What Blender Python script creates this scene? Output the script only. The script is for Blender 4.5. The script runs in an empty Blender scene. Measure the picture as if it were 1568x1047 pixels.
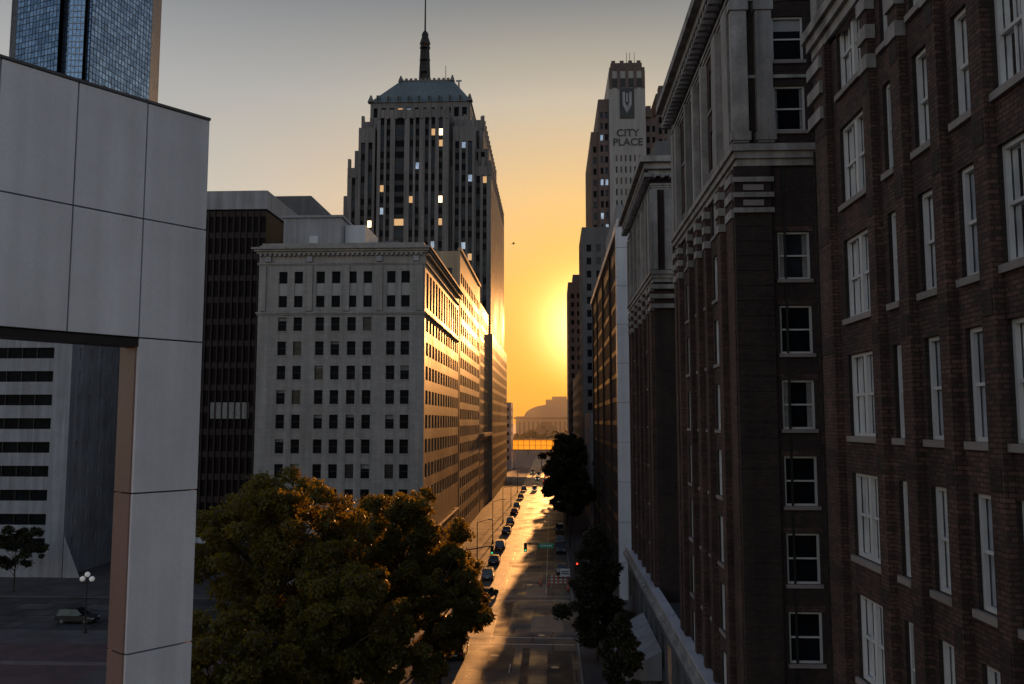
import bpy, math, random
import numpy as np
from mathutils import Vector, Matrix
random.seed(7); np.random.seed(7)
S=bpy.context.scene
rad=math.radians
SUN_EL=6.4; SUN_AZ=2.4   # azimuth to the right (+X) of the street axis (+Y)
H=24.0
# ---------------------------------------------------------------- materials
MATS={}
def newmat(name):
    m=bpy.data.materials.new(name); m.use_nodes=True
    nt=m.node_tree; b=nt.nodes['Principled BSDF']
    MATS[name]=m
    return m,nt,b
def N(nt,t,**k):
    n=nt.nodes.new(t)
    for a,v in k.items(): setattr(n,a,v)
    return n
def L(nt,a,b): nt.links.new(a,b)
def math_(nt,op,a,b=None):
    n=N(nt,'ShaderNodeMath',operation=op)
    for i,x in enumerate((a,b)):
        if x is None: continue
        if hasattr(x,'links'): L(nt,x,n.inputs[i])
        else: n.inputs[i].default_value=x
    return n.outputs[0]
def noise(nt,vec,scale,detail=4,rough=.55):
    n=N(nt,'ShaderNodeTexNoise'); n.inputs['Scale'].default_value=scale
    n.inputs['Detail'].default_value=detail; n.inputs['Roughness'].default_value=rough
    L(nt,vec,n.inputs['Vector']); return n.outputs['Fac']
def ramp(nt,fac,a,b,lo=.3,hi=.7):
    n=N(nt,'ShaderNodeMapRange'); n.inputs['From Min'].default_value=lo; n.inputs['From Max'].default_value=hi
    n.inputs['To Min'].default_value=a; n.inputs['To Max'].default_value=b
    L(nt,fac,n.inputs['Value']); return n.outputs[0]
def M(name,col,rough=.6,metal=0.,var=.2,scale=.25,fine=3.,bump=.0,block=None,mort=.6,horiz=False,spec=.5,rv=.1,streak=0.,c2=None):
    """stone / brick / metal with stains, fine grain and optional coursed blocks"""
    m,nt,b=newmat(name)
    g=N(nt,'ShaderNodeNewGeometry'); P=g.outputs['Position']
    n1=noise(nt,P,scale); n2=noise(nt,P,fine,6,.7)
    v=math_(nt,'MULTIPLY',ramp(nt,n1,1-var,1+var),ramp(nt,n2,1-var*.6,1+var*.6))
    if streak:
        mp=N(nt,'ShaderNodeMapping'); mp.inputs['Scale'].default_value=(1.3,1.3,.06); L(nt,P,mp.inputs[0])
        v=math_(nt,'MULTIPLY',v,ramp(nt,noise(nt,mp.outputs[0],1.),1-streak,1+streak*.5))
    hgt=n2
    if block:
        s=N(nt,'ShaderNodeSeparateXYZ'); L(nt,P,s.inputs[0])
        c=N(nt,'ShaderNodeCombineXYZ')
        if horiz: L(nt,s.outputs[0],c.inputs[0]); L(nt,s.outputs[1],c.inputs[1])
        else:
            L(nt,math_(nt,'ADD',s.outputs[0],s.outputs[1]),c.inputs[0]); L(nt,s.outputs[2],c.inputs[1])
        br=N(nt,'ShaderNodeTexBrick'); L(nt,c.outputs[0],br.inputs['Vector'])
        br.inputs['Scale'].default_value=1; br.inputs['Brick Width'].default_value=block[0]
        br.inputs['Row Height'].default_value=block[1]; br.inputs['Mortar Size'].default_value=block[2]
        br.inputs['Mortar Smooth'].default_value=.2
        k=c2 or tuple(x*.82 for x in col)
        br.inputs['Color1'].default_value=(*col,1); br.inputs['Color2'].default_value=(*k,1)
        br.inputs['Mortar'].default_value=(*[x*mort for x in col],1)
        base=br.outputs['Color']; hgt=math_(nt,'SUBTRACT',n2,br.outputs['Fac'])
    else:
        r=N(nt,'ShaderNodeRGB'); r.outputs[0].default_value=(*col,1); base=r.outputs[0]
    mx=N(nt,'ShaderNodeVectorMath',operation='SCALE'); L(nt,base,mx.inputs[0]); L(nt,v,mx.inputs['Scale'])
    L(nt,mx.outputs[0],b.inputs['Base Color'])
    L(nt,ramp(nt,n1,max(.03,rough-rv),min(1,rough+rv)),b.inputs['Roughness'])
    b.inputs['Metallic'].default_value=metal; b.inputs['Specular IOR Level'].default_value=spec
    if bump:
        bp=N(nt,'ShaderNodeBump'); bp.inputs['Strength'].default_value=bump; bp.inputs['Distance'].default_value=.02
        L(nt,hgt,bp.inputs['Height']); L(nt,bp.outputs[0],b.inputs['Normal'])
    return m
def GL(name,col,rough=.06,metal=.35,wob=.15,spec=.6):
    m,nt,b=newmat(name)
    g=N(nt,'ShaderNodeNewGeometry'); P=g.outputs['Position']
    n=noise(nt,P,.9,2)
    r=N(nt,'ShaderNodeRGB'); r.outputs[0].default_value=(*col,1)
    mx=N(nt,'ShaderNodeVectorMath',operation='SCALE'); L(nt,r.outputs[0],mx.inputs[0]); L(nt,ramp(nt,n,.6,1.3),mx.inputs['Scale'])
    L(nt,mx.outputs[0],b.inputs['Base Color']); b.inputs['Roughness'].default_value=rough
    b.inputs['Metallic'].default_value=metal; b.inputs['Specular IOR Level'].default_value=spec
    bp=N(nt,'ShaderNodeBump'); bp.inputs['Strength'].default_value=wob; bp.inputs['Distance'].default_value=.03
    L(nt,n,bp.inputs['Height']); L(nt,bp.outputs[0],b.inputs['Normal'])
    return m
def EM(name,col,st):
    m,nt,b=newmat(name)
    b.inputs['Base Color'].default_value=(*[min(1,c*.8) for c in col],1)
    b.inputs['Emission Color'].default_value=(*col,1); b.inputs['Emission Strength'].default_value=st
    return m
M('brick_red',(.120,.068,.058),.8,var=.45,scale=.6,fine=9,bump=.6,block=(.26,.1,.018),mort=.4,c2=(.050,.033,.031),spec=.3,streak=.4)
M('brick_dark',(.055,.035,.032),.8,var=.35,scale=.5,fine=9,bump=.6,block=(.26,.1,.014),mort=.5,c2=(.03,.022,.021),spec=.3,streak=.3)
M('cream_stone',(.30,.275,.265),.7,var=.28,scale=.8,fine=6,bump=.25,streak=.5)
M('frame_white',(.55,.54,.54),.5,var=.12)
M('sill',(.24,.205,.195),.7,var=.25,fine=8)
M('limestone',(.27,.245,.24),.55,var=.18,scale=.12,fine=2.5,bump=.15,block=(1.5,.62,.02),mort=.75,streak=.28,c2=(.23,.21,.205))
M('limestone_sunlit',(.42,.28,.17),.5,var=.22,scale=.12,fine=2.5,streak=.25,spec=.5)  # limestone with the orange of low sunlight put into its base colour
M('tower_stone',(.150,.132,.132),.55,var=.3,scale=.06,fine=1.2,streak=.45)
M('tower_dark',(.04,.036,.038),.5,var=.25,scale=.06,fine=1.2,spec=.2)
M('copper_roof',(.12,.145,.155),.5,var=.25,scale=.1,streak=.3)
M('panel',(.70,.69,.745),.55,var=.1,scale=.45,fine=14,bump=.1,streak=.18)
M('panel_joint',(.03,.03,.03),.8)
M('rust_metal',(.20,.12,.10),.5,var=.2,fine=8)
M('dark_metal',(.035,.03,.032),.4,metal=.3,var=.2,spec=.3)
M('bronze_rib',(.03,.02,.021),.5,metal=0,var=.2,spec=.15)
M('concrete',(.28,.275,.30),.7,var=.2,scale=.2,streak=.3)
M('concrete_dk',(.11,.105,.112),.8,var=.22,scale=.2,streak=.2)
M('white_col',(.48,.48,.53),.35,var=.06,streak=.12)
M('city_brick',(.115,.078,.068),.7,var=.2,scale=.1,streak=.2)
M('city_white',(.31,.285,.28),.6,var=.1,scale=.1,streak=.2)
M('roof',(.06,.06,.06),.9,var=.3)
M('asphalt',(.042,.038,.04),.55,var=.5,scale=.22,fine=2.2,bump=.35,block=(4.5,3.4,.12),mort=.3,horiz=True,c2=(.09,.078,.074),rv=.2,spec=.34)
M('asphalt_patch',(.14,.12,.11),.55,var=.3,scale=.5,fine=5,bump=.2,rv=.12,spec=.35)
M('asphalt_new',(.022,.021,.023),.62,var=.3,scale=.5,fine=5,bump=.2,rv=.12,spec=.3)
M('pavement',(.11,.095,.095),.8,var=.25,scale=.3,fine=4,block=(1.5,1.5,.03),mort=.6,horiz=True,c2=(.085,.074,.072),spec=.25)
M('kerb',(.22,.20,.19),.7,var=.2)
M('red_paving',(.10,.05,.05),.7,var=.25,scale=.4,block=(.6,.3,.02),horiz=True)
M('pink_paving',(.18,.12,.12),.7,var=.25,scale=.4,block=(.6,.3,.02),horiz=True)
M('ground',(.08,.075,.06),.9,var=.3,scale=.02)
M('paint_white',(.38,.38,.36),.6,var=.5,scale=2.,fine=9)
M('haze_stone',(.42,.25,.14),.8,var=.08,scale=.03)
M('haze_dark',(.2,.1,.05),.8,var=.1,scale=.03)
M('black',(.01,.01,.01),.5); M('grey_metal',(.2,.2,.2),.4,metal=.6); M('tyre',(.02,.02,.02),.8)
M('sign_green',(.01,.22,.12),.4,var=.05); M('barrier_red',(.5,.05,.03),.5,var=.05)
M('yellow_metal',(.85,.5,.05),.45,var=.15)
for i,c in enumerate([(.2,.2,.21),(.03,.03,.035),(.4,.4,.4),(.22,.03,.03),(.05,.07,.12),(.1,.1,.11)]):
    M('car_paint%d'%i,c,.25,metal=.3,var=.04)
GL('car_glass',(.02,.025,.03),.08,.3)
GL('g_dark',(.008,.009,.012),.3,.0,spec=.03,wob=.05); GL('g_mid',(.022,.024,.03),.18,.03,spec=.2)
GL('g_sky',(.95,.96,1.),.05,1.,.2)
GL('g_mirror',(.6,.62,.68),.06,.9,.25); GL('g_brown',(.012,.008,.009),.35,.0,spec=.04,wob=.05); GL('g_blue',(.27,.38,.50),.08,.85,.1)
GL('g_blue2',(.17,.25,.35),.1,.85,.1); GL('g_gold',(.26,.15,.08),.32,.3,.2)
M('curtain',(.22,.21,.21),.8,var=.3,scale=3,fine=10,streak=.4); M('blind',(.30,.29,.29),.7,var=.1)
EM('lit_warm',(1.,.70,.36),3.6); EM('lit_dim',(1.,.58,.26),.55); EM('lamp_globe',(1.,.95,.9),.12)
EM('red_light',(1.,.05,.02),3.); EM('head_light',(1.,.85,.6),2.5); EM('green_light',(.1,1.,.4),.8)
M('bark',(.05,.038,.03),.9,var=.3,fine=12,bump=.6)
def leafmat(name,col,tr,k=.4,spec=.3):
    m,nt,b=newmat(name)
    g=N(nt,'ShaderNodeNewGeometry'); n=noise(nt,g.outputs['Position'],.55,3)
    oi=noise(nt,g.outputs['Position'],6.,2)
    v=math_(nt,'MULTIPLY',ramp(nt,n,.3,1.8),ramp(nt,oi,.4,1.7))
    r=N(nt,'ShaderNodeRGB'); r.outputs[0].default_value=(*col,1)
    mx=N(nt,'ShaderNodeVectorMath',operation='SCALE'); L(nt,r.outputs[0],mx.inputs[0]); L(nt,v,mx.inputs['Scale'])
    L(nt,mx.outputs[0],b.inputs['Base Color']); b.inputs['Roughness'].default_value=.5
    b.inputs['Specular IOR Level'].default_value=spec
    t=N(nt,'ShaderNodeBsdfTranslucent'); t.inputs['Color'].default_value=(*tr,1)
    mixs=N(nt,'ShaderNodeMixShader'); mixs.inputs[0].default_value=k
    out=nt.nodes['Material Output']
    L(nt,b.outputs[0],mixs.inputs[1]); L(nt,t.outputs[0],mixs.inputs[2]); L(nt,mixs.outputs[0],out.inputs[0])
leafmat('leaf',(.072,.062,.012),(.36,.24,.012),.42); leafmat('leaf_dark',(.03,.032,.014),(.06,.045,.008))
leafmat('amber_panel',(.5,.28,.03),(1.,.62,.08),.75,.1)
# ---------------------------------------------------------------- mesh builder
def V(*a): return np.array(a,float)
Z=V(0,0,1)
class MB:
    def __init__(s): s.v=[];s.f=[];s.m=[];s.ms=[]
    def mi(s,m):
        if m not in s.ms: s.ms.append(m)
        return s.ms.index(m)
    def poly(s,pts,m):
        k=len(s.v); s.v+= [tuple(p) for p in pts]; s.f.append(tuple(range(k,k+len(pts)))); s.m.append(s.mi(m))
    def box(s,x0,x1,y0,y1,z0,z1,m,top=None,bottom=True):
        a=[(x0,y0),(x1,y0),(x1,y1),(x0,y1)]
        for i in range(4):
            p,q=a[i],a[(i+1)%4]; s.poly([(*p,z0),(*q,z0),(*q,z1),(*p,z1)],m)
        s.poly([(*p,z1) for p in a],top or m)
        if bottom: s.poly([(*p,z0) for p in reversed(a)],m)
    def lbox(s,O,u,n,a0,a1,b0,b1,d0,d1,m):
        """box in facade coordinates: a along u, b up, d along the outward normal"""
        c=[O+u*a+Z*b+n*d for d in(d0,d1) for b in(b0,b1) for a in(a0,a1)]
        for q in((4,5,7,6),(1,0,2,3),(0,4,6,2),(5,1,3,7),(6,7,3,2),(0,1,5,4)): s.poly([c[i] for i in q],m)
    def prism(s,pts,z0,z1,m,top=None,ztop=None):
        n=len(pts)
        for i in range(n):
            p,q=pts[i],pts[(i+1)%n]; s.poly([(*p,z0),(*q,z0),(*q,z1),(*p,z1)],m)
        s.poly([(*p,z1) for p in pts],top or m)
    def frustum(s,r0,r1,z0,z1,m):
        A=[(r0[0],r0[2],z0),(r0[1],r0[2],z0),(r0[1],r0[3],z0),(r0[0],r0[3],z0)]
        B=[(r1[0],r1[2],z1),(r1[1],r1[2],z1),(r1[1],r1[3],z1),(r1[0],r1[3],z1)]
        for i in range(4): s.poly([A[i],A[(i+1)%4],B[(i+1)%4],B[i]],m)
        s.poly(B,m)
    def cyl(s,p0,p1,r0,r1,m,n=10,cap=True):
        p0=Vector(p0);p1=Vector(p1);d=(p1-p0).normalized()
        t=d.orthogonal().normalized();b=d.cross(t)
        A=[];B=[]
        for i in range(n):
            a=2*math.pi*i/n; o=t*math.cos(a)+b*math.sin(a); A.append(p0+o*r0);B.append(p1+o*r1)
        for i in range(n):
            j=(i+1)%n; s.poly([A[i],A[j],B[j],B[i]],m)
        if cap: s.poly(B,m); s.poly(A[::-1],m)
    def ball(s,c,r,m,n=10,sz=1.):
        for i in range(n//2):
            t0=math.pi*i/(n//2);t1=math.pi*(i+1)/(n//2)
            for j in range(n):
                a0=2*math.pi*j/n;a1=2*math.pi*(j+1)/n
                g=lambda t,a:(c[0]+r*math.sin(t)*math.cos(a),c[1]+r*math.sin(t)*math.sin(a),c[2]+r*sz*math.cos(t))
                s.poly([g(t0,a0),g(t1,a0),g(t1,a1),g(t0,a1)],m)
    def facade(s,O,u,W,z0,z1,cols,rows,depth,wall,glass,jamb=None,strip=None,frame=None,sill=None,fmat='frame_white',mull=True):
        """wall with real recessed openings. cols,rows: lists of (a0,a1); rows in world z. glass: list of (mat,weight)"""
        O=np.array((O[0],O[1],0.));u=np.array((*u,0.));u/=np.linalg.norm(u);n=np.cross(u,Z)
        jamb=jamb or wall
        P=lambda a,b,d=0.:O+u*a+Z*b-n*d
        q=lambda a0,a1,b0,b1,m,d=0.:s.poly([P(a0,b0,d),P(a1,b0,d),P(a1,b1,d),P(a0,b1,d)],m) if a1-a0>1e-4 and b1-b0>1e-4 else None
        cols=sorted(cols);rows=sorted(rows)
        gm=[g[0] for g in glass];gw=[g[1] for g in glass]
        if strip:
            r0,r1=rows[0][0],rows[-1][1]; bands=[(r0,r1)]
        else: bands=rows
        zz=z0
        for b0,b1 in bands:
            q(0,W,zz,b0,wall); zz=b1
            aa=0
            for a0,a1 in cols: q(aa,a0,b0,b1,wall); aa=a1
            q(aa,W,b0,b1,wall)
            for a0,a1 in cols:
                s.poly([P(a0,b0),P(a0,b0,depth),P(a0,b1,depth),P(a0,b1)],jamb)
                s.poly([P(a1,b0,depth),P(a1,b0),P(a1,b1),P(a1,b1,depth)],jamb)
                s.poly([P(a0,b0),P(a1,b0),P(a1,b0,depth),P(a0,b0,depth)],jamb)
                s.poly([P(a0,b1,depth),P(a1,b1,depth),P(a1,b1),P(a0,b1)],jamb)
        q(0,W,zz,z1,wall)
        for a0,a1 in cols:
            prev=None
            for b0,b1 in rows:
                if strip and prev is not None: q(a0,a1,prev,b0,strip,depth)
                prev=b1
                g=random.choices(gm,gw)[0]
                if frame:
                    fw=frame; D=-depth
                    q(a0,a1,b0,b1,g,depth)
                    if random.random()<.45 and g in('g_dark','g_mid'):
                        if random.random()<.4: s.lbox(O,u,n,a0+fw,a1-fw,b1-(b1-b0)*random.uniform(.2,.5),b1-fw,D+.004,D+.012,'blind')
                        else:
                            w=(a1-a0)*random.uniform(.08,.22)
                            s.lbox(O,u,n,a0+fw,a0+fw+w,b0+fw,b1-fw,D+.004,D+.012,'curtain'); s.lbox(O,u,n,a1-fw-w,a1-fw,b0+fw,b1-fw,D+.004,D+.012,'curtain')
                    s.lbox(O,u,n,a0,a0+fw,b0,b1,D+.02,D+.12,fmat); s.lbox(O,u,n,a1-fw,a1,b0,b1,D+.02,D+.12,fmat)
                    s.lbox(O,u,n,a0+fw,a1-fw,b0,b0+fw,D+.02,D+.12,fmat); s.lbox(O,u,n,a0+fw,a1-fw,b1-fw,b1,D+.02,D+.12,fmat)
                    bm=(b0+b1)/2; s.lbox(O,u,n,a0+fw,a1-fw,bm-.035,bm+.035,D+.02,D+.09,fmat)
                    if mull and a1-a0>1.9:
                        am=(a0+a1)/2; s.lbox(O,u,n,am-.09,am+.09,b0+fw,b1-fw,D+.015,D+.13,fmat)
                        for k in(.27,.73): s.lbox(O,u,n,a0+(a1-a0)*k-.015,a0+(a1-a0)*k+.015,b0+fw,b1-fw,D+.016,D+.06,fmat)
                else: q(a0,a1,b0,b1,g,depth)
                if sill: s.lbox(O,u,n,a0-.08,a1+.08,b0-.16,b0-.003,-depth+.002,.1,sill)
    def build(s,name,parent=None,smooth=False):
        me=bpy.data.meshes.new(name); me.from_pydata([tuple(map(float,p)) for p in s.v],[],s.f)
        for m in s.ms: me.materials.append(MATS[m])
        me.polygons.foreach_set('material_index',s.m); me.update()
        if smooth: me.polygons.foreach_set('use_smooth',[True]*len(s.f))
        o=bpy.data.objects.new(name,me); S.collection.objects.link(o)
        if parent: o.parent=parent
        return o
def empty(name,loc=(0,0,0)):
    e=bpy.data.objects.new(name,None); e.location=loc; S.collection.objects.link(e); return e
def even(a,b,n,w):
    p=(b-a)/n; return [(a+p*(i+.5)-w/2,a+p*(i+.5)+w/2) for i in range(n)]
def pairs(a,b,n,w,gap):
    """n pairs of windows"""
    p=(b-a)/n; r=[]
    for i in range(n):
        c=a+p*(i+.5); r+=[(c-gap/2-w,c-gap/2),(c+gap/2,c+gap/2+w)]
    return r
def zr(zs,h): return [(z-h/2,z+h/2) for z in zs]
DK=[('g_dark',6),('g_mid',3),('lit_dim',.06)]
def block(mb,x0,x1,y0,y1,z0,z1,wall,front=None,left=None,right=None,roof='roof',glass=DK,depth=.3,strip=None,parapet=.9,**k):
    """front: face to -Y, left: face to -X, right: face to +X ; each (cols,rows)"""
    def side(O,u,W,spec):
        if spec: mb.facade(O,u,W,z0,z1,spec[0],spec[1],depth,wall,glass,strip=strip,**k)
        else:
            u3=V(*u,0); o=V(*O,0); mb.poly([o+Z*z0,o+u3*W+Z*z0,o+u3*W+Z*z1,o+Z*z1],wall)
    side((x0,y0),(1,0),x1-x0,front); side((x1,y0),(0,1),y1-y0,right)
    side((x0,y1),(0,-1),y1-y0,left); side((x1,y1),(-1,0),x1-x0,None)
    mb.poly([(x0,y0,z1-parapet),(x1,y0,z1-parapet),(x1,y1,z1-parapet),(x0,y1,z1-parapet)],roof)
    t=.35
    if parapet: 
        for a in((x0,x1,y0,y0+t),(x0,x1,y1-t,y1),(x0,x0+t,y0+t,y1-t),(x1-t,x1,y0+t,y1-t)):
            mb.box(a[0]+.002,a[1]-.002,a[2]+.002,a[3]-.002,z1-parapet+.01,z1+.08,wall)
# ---------------------------------------------------------------- ground, roads
g=MB(); g.poly([(-4000,-500,-.05),(4000,-500,-.05),(4000,7000,-.05),(-4000,7000,-.05)],'ground'); g.build('ground')
RX0,RX1=-11.,2.6; CY0,CY1=98.,116.
r=MB()
r.poly([(RX0,-20,0),(RX1,-20,0),(RX1,620,0),(RX0,620,0)],'asphalt')
r.poly([(-200,CY0,0),(RX0,CY0,0),(RX0,CY1,0),(-200,CY1,0)],'asphalt'); r.poly([(RX1,CY0,0),(200,CY0,0),(200,CY1,0),(RX1,CY1,0)],'asphalt')
for i,(x0,x1,y0,y1) in enumerate([(-10.2,-7.4,126,150),(-4.8,-1.6,131,139),(-6.6,-4.0,84,93),(-2.6,1.2,100,108),(-9.5,-5.5,160,183),(-3,0.3,150,172),(-8.9,-6.1,62,80),(-4.2,-1.2,64,76),(-6.8,-5.2,98,116),(-3.8,-.8,119,129),(-.6,1.9,72,92),(-9.8,-7.8,102,114),(-3.2,-2.4,78,93)]):
    r.poly([(x0,y0,.004),(x1,y0,.004),(x1,y1,.004),(x0,y1,.004)],'asphalt_new' if i%3==2 or i>9 else 'asphalt_patch')
def mark(x0,x1,y0,y1): r.poly([(x0,y0,.008),(x1,y0,.008),(x1,y1,.008),(x0,y1,.008)],'paint_white')
for yy in(94.4,97.2,117,119.8): mark(RX0+.3,RX1-.3,yy,yy+.28)
for yy in list(range(126,330,9))+list(range(30,90,9)):
    mark(-4.3,-4.18,yy,yy+3)
mark(-7.8,-7.68,122,330); mark(-1,-.88,122,330)
for (x,y) in[(-1.3,98.5),(-6,90),(-3.5,128),(0.2,86)]:
    r.prism([(x+.42*math.cos(a*.5236),y+.42*math.sin(a*.5236)) for a in range(12)],.0,.012,'grey_metal')
r.build('road')
p=MB()
for (x0,x1,y0,y1) in[(-200,RX0,-20,CY0),(RX1,200,-20,CY0),(-200,RX0,CY1,620),(RX1,200,CY1,620)]:
    p.box(x0+(.18 if x0==RX1 else 0),x1-(.18 if x1==RX0 else 0),y0,y1,-.04,.13,'pavement',bottom=False)
    kx=(RX0-.18,RX0) if x1==RX0 else (RX1,RX1+.18)
    p.box(kx[0],kx[1],y0,y1,-.04,.145,'kerb',bottom=False)
for (x0,x1,y0,y1) in[(-75,-44,60,92),(-40,-24,40,90)]: p.poly([(x0,y0,.135),(x1,y0,.135),(x1,y1,.135),(x0,y1,.135)],'red_paving')
for (x0,x1,y0,y1) in[(-75,-44,84,85.2),(-58,-56.8,60,84),(-75,-44,74,75.2)]: p.poly([(x0,y0,.14+.001*(x1-x0<2)),(x1,y0,.14+.001*(x1-x0<2)),(x1,y1,.14+.001*(x1-x0<2)),(x0,y1,.14+.001*(x1-x0<2))],'pink_paving')
p.build('pavement')
# ---------------------------------------------------------------- brick hotel
hotel=empty('brick_hotel')
X0=8.5
rowsZ=[24.75+3.33*k for k in range(-4,4)]
NG=[('g_dark',8),('g_mid',2)]; CG=[('g_sky',7),('g_mirror',3),('g_mid',1)]
def belt(mb,x0,x1,y0,y1,z,h,out,m='cream_stone'):
    n=3
    for i in range(n):
        o=out*(i+1)/n; mb.box(x0-o,x1,y0-o,y1+o,z+h*i/n+(.001*i),z+h*(i+1)/n,m)
def wing(name,y0,y1,left,front,glassL,xr=24.,wall='brick_red',zt=44.6):
    mb=MB()
    kw=dict(frame=.09,sill='sill',jamb='brick_dark')
    zlow=9.
    mb.facade((X0,y1),(0,-1),y1-y0,zlow,35.4,[(y1-c-w/2,y1-c+w/2) for c,w in left],zr(rowsZ,2.3),.22,wall,glassL,**kw)
    mb.facade((X0,y1),(0,-1),y1-y0,35.4,zt,[(y1-c-w/2,y1-c+w/2) for c,w in left],zr([38.2,41.5],2.2),.22,wall,glassL,**kw)
    if front: 
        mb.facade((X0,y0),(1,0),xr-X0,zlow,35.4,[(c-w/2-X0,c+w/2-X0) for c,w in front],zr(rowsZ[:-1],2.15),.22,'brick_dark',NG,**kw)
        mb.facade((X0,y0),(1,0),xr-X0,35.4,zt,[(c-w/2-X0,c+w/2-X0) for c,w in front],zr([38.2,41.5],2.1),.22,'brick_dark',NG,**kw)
        # brick lintels and a soldier course round the windows
        for c,w in front:
            for z in rowsZ[:-1]: mb.box(c-w/2-.12,c+w/2+.12,y0-.03,y0-.002,z+1.09,z+1.32,'brick_red')
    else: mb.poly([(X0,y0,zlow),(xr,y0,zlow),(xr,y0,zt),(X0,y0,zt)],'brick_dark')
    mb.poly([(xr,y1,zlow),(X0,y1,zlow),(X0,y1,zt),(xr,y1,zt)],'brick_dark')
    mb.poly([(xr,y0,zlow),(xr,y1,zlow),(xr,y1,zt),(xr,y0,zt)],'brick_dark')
    mb.poly([(X0,y0,zt),(xr,y0,zt),(xr,y1,zt),(X0,y1,zt)],'roof')
    belt(mb,X0,xr,y0,y1,35.5,.95,.38)
    belt(mb,X0,xr,y0,y1,43.3,.5,.25)
    belt(mb,X0,xr,y0,y1,44.4,1.5,1.15)
    yy=y0-1
    while yy<y1+1:
        mb.box(X0-.85,X0-.2,yy,yy+.28,44.15,44.5,'cream_stone'); yy+=.7
    xx=X0-.8
    while xx<X0+5: mb.box(xx,xx+.28,y0-.85,y0-.2,44.15,44.5,'cream_stone'); xx+=.7
    return mb
# --- wing C (nearest)
C=wing('c',6.,26.6,[(23.7,2.1),(21.2,.62),(19.25,.95),(17.35,.9),(15.2,2.0),(12.6,.7),(10.7,.9),(8.6,.9)],None,CG)
for yc,w in[(25.85,1.1),(22.1,.5),(20.25,.55),(18.3,.45),(16.45,.5),(14.0,.5),(11.7,.45)]:
    C.box(X0-.2,X0-.002,yc-w/2,yc+w/2,10.05,35.45,'brick_red')
    for z in rowsZ: C.box(X0-.215,X0-.203,yc-w/2+.06,yc+w/2-.06,z+1.25,z+1.75,'brick_dark')
for z in(33.2,34.0,34.8):
    C.box(X0-.3,X0+.5,25.5,26.75,z,z+.38,'cream_stone')
    for yc in(22.1,20.25,18.3,16.45): C.box(X0-.27,X0-.01,yc-.3,yc+.3,z,z+.38,'cream_stone')
for z in[zz for zz in np.arange(10.5,33,.8)]: C.box(X0-.215,X0+.3,26.602,26.64,z,z+.4,'brick_dark')
for yc in(25.8,22.3,20.2,18.3,16.4): C.box(X0-.3,X0-.01,yc-.32,yc+.32,36.5,43.25,'cream_stone')
C.build('near_wing',hotel)
# --- wing B
Bm=wing('b',38.,57.,[(43.6,1.9),(46.6,.9),(49.4,.9),(52.7,1.9)],[(10.85,1.42),(14.2,1.42),(17.5,1.42)],[('g_dark',2),('g_mirror',3)])
for yc,w in[(38.9,1.3),(41.6,.9),(45.3,.5),(48.0,.6),(50.8,.5),(54.9,.7),(56.3,.9)]:
    Bm.box(X0-.28,X0-.002,yc-w/2,yc+w/2,10.05,35.45,'brick_red')
    Bm.box(X0-.36,X0-.01,yc-w/2,yc+w/2,36.5,43.25,'cream_stone')
    for z in(33.2,34.0,34.8): Bm.box(X0-.36,X0-.01,yc-w/2-.05,yc+w/2+.05,z,z+.38,'cream_stone')
Bm.box(X0-.28,X0+1.35,37.75,37.998,10.05,35.45,'brick_dark')
for z in np.arange(10.6,33,.67): Bm.box(X0-.3,X0+1.37,37.72,37.748,z,z+.05,'brick_dark')
for z,zz in((33.3,.22),(34.0,.22),(34.7,.22)): Bm.box(X0-.34,X0+1.45,37.62,37.74,z,z+zz,'cream_stone')
for z in(33.62,34.32): Bm.box(X0+.1,X0+1.0,37.66,37.74,z,z+.26,'sill')
for x in(X0-.3,X0+.82,X0+3.75,X0+6.7):
    Bm.box(x,x+.72,37.62,37.99,36.5,43.25,'cream_stone'); Bm.box(x-.08,x+.8,37.55,37.99,42.7,43.1,'cream_stone'); Bm.box(x-.08,x+.8,37.55,37.99,36.6,37.0,'cream_stone')
Bm.box(X0+1.9,X0+2.0,37.96,37.998,10.2,35.4,'black')
Bm.box(X0-.2,X0+9,37.9,37.998,39.6,39.75,'cream_stone')
Bm.build('middle_wing',hotel)
# --- wing A2
A2=wing('a2',70.,91.,[(75,1.9),(78.5,.9),(82,.9),(86,1.9)],None,[('g_dark',3),('g_mirror',2)])
for yc,w in[(70.9,1.3),(73,.9),(76.8,.5),(80.2,.6),(84,.5),(88,.7),(90.3,.9)]:
    A2.box(X0-.28,X0-.002,yc-w/2,yc+w/2,10.05,35.45,'brick_red'); A2.box(X0-.36,X0-.01,yc-w/2,yc+w/2,36.5,43.25,'cream_stone')
    for z in(33.2,34.0,34.8): A2.box(X0-.36,X0-.01,yc-w/2-.05,yc+w/2+.05,z,z+.38,'cream_stone')
for x in(X0-.3,X0+.9,X0+2.3,X0+3.7): A2.box(x,x+.6,69.6,69.99,36.5,43.25,'cream_stone')
for z in(33.3,34.1,34.9): A2.box(X0-.36,X0+1.6,69.6,69.98,z,z+.36,'cream_stone')
A2.box(X0+1,X0+9,76,88,44.7,49.5,'concrete_dk'); A2.box(X0+3,X0+6,79,84,49.5,52,'concrete_dk')
A2.build('far_wing',hotel)
pd=MB()
pd.facade((8.2,95.),(0,-1),92.,0,9.5,even(1,91,24,1.9),[(1.2,4.2),(5.6,8.2)],.4,'concrete_dk',[('g_dark',5),('lit_dim',.4),('g_mid',2)])
pd.poly([(8.2,95,0),(8.2,95,9.5),(24,95,9.5),(24,95,0)],'concrete_dk')
pd.box(7.75,8.55,3,95.4,9.5,9.85,'cream_stone'); pd.box(7.95,8.45,3,95.3,9.85,10.55,'cream_stone'); pd.box(7.85,8.5,3,95.35,10.55,10.75,'white_col')
pd.poly([(8.4,3,9.6),(24,3,9.6),(24,95,9.6),(8.4,95,9.6)],'roof')
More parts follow.
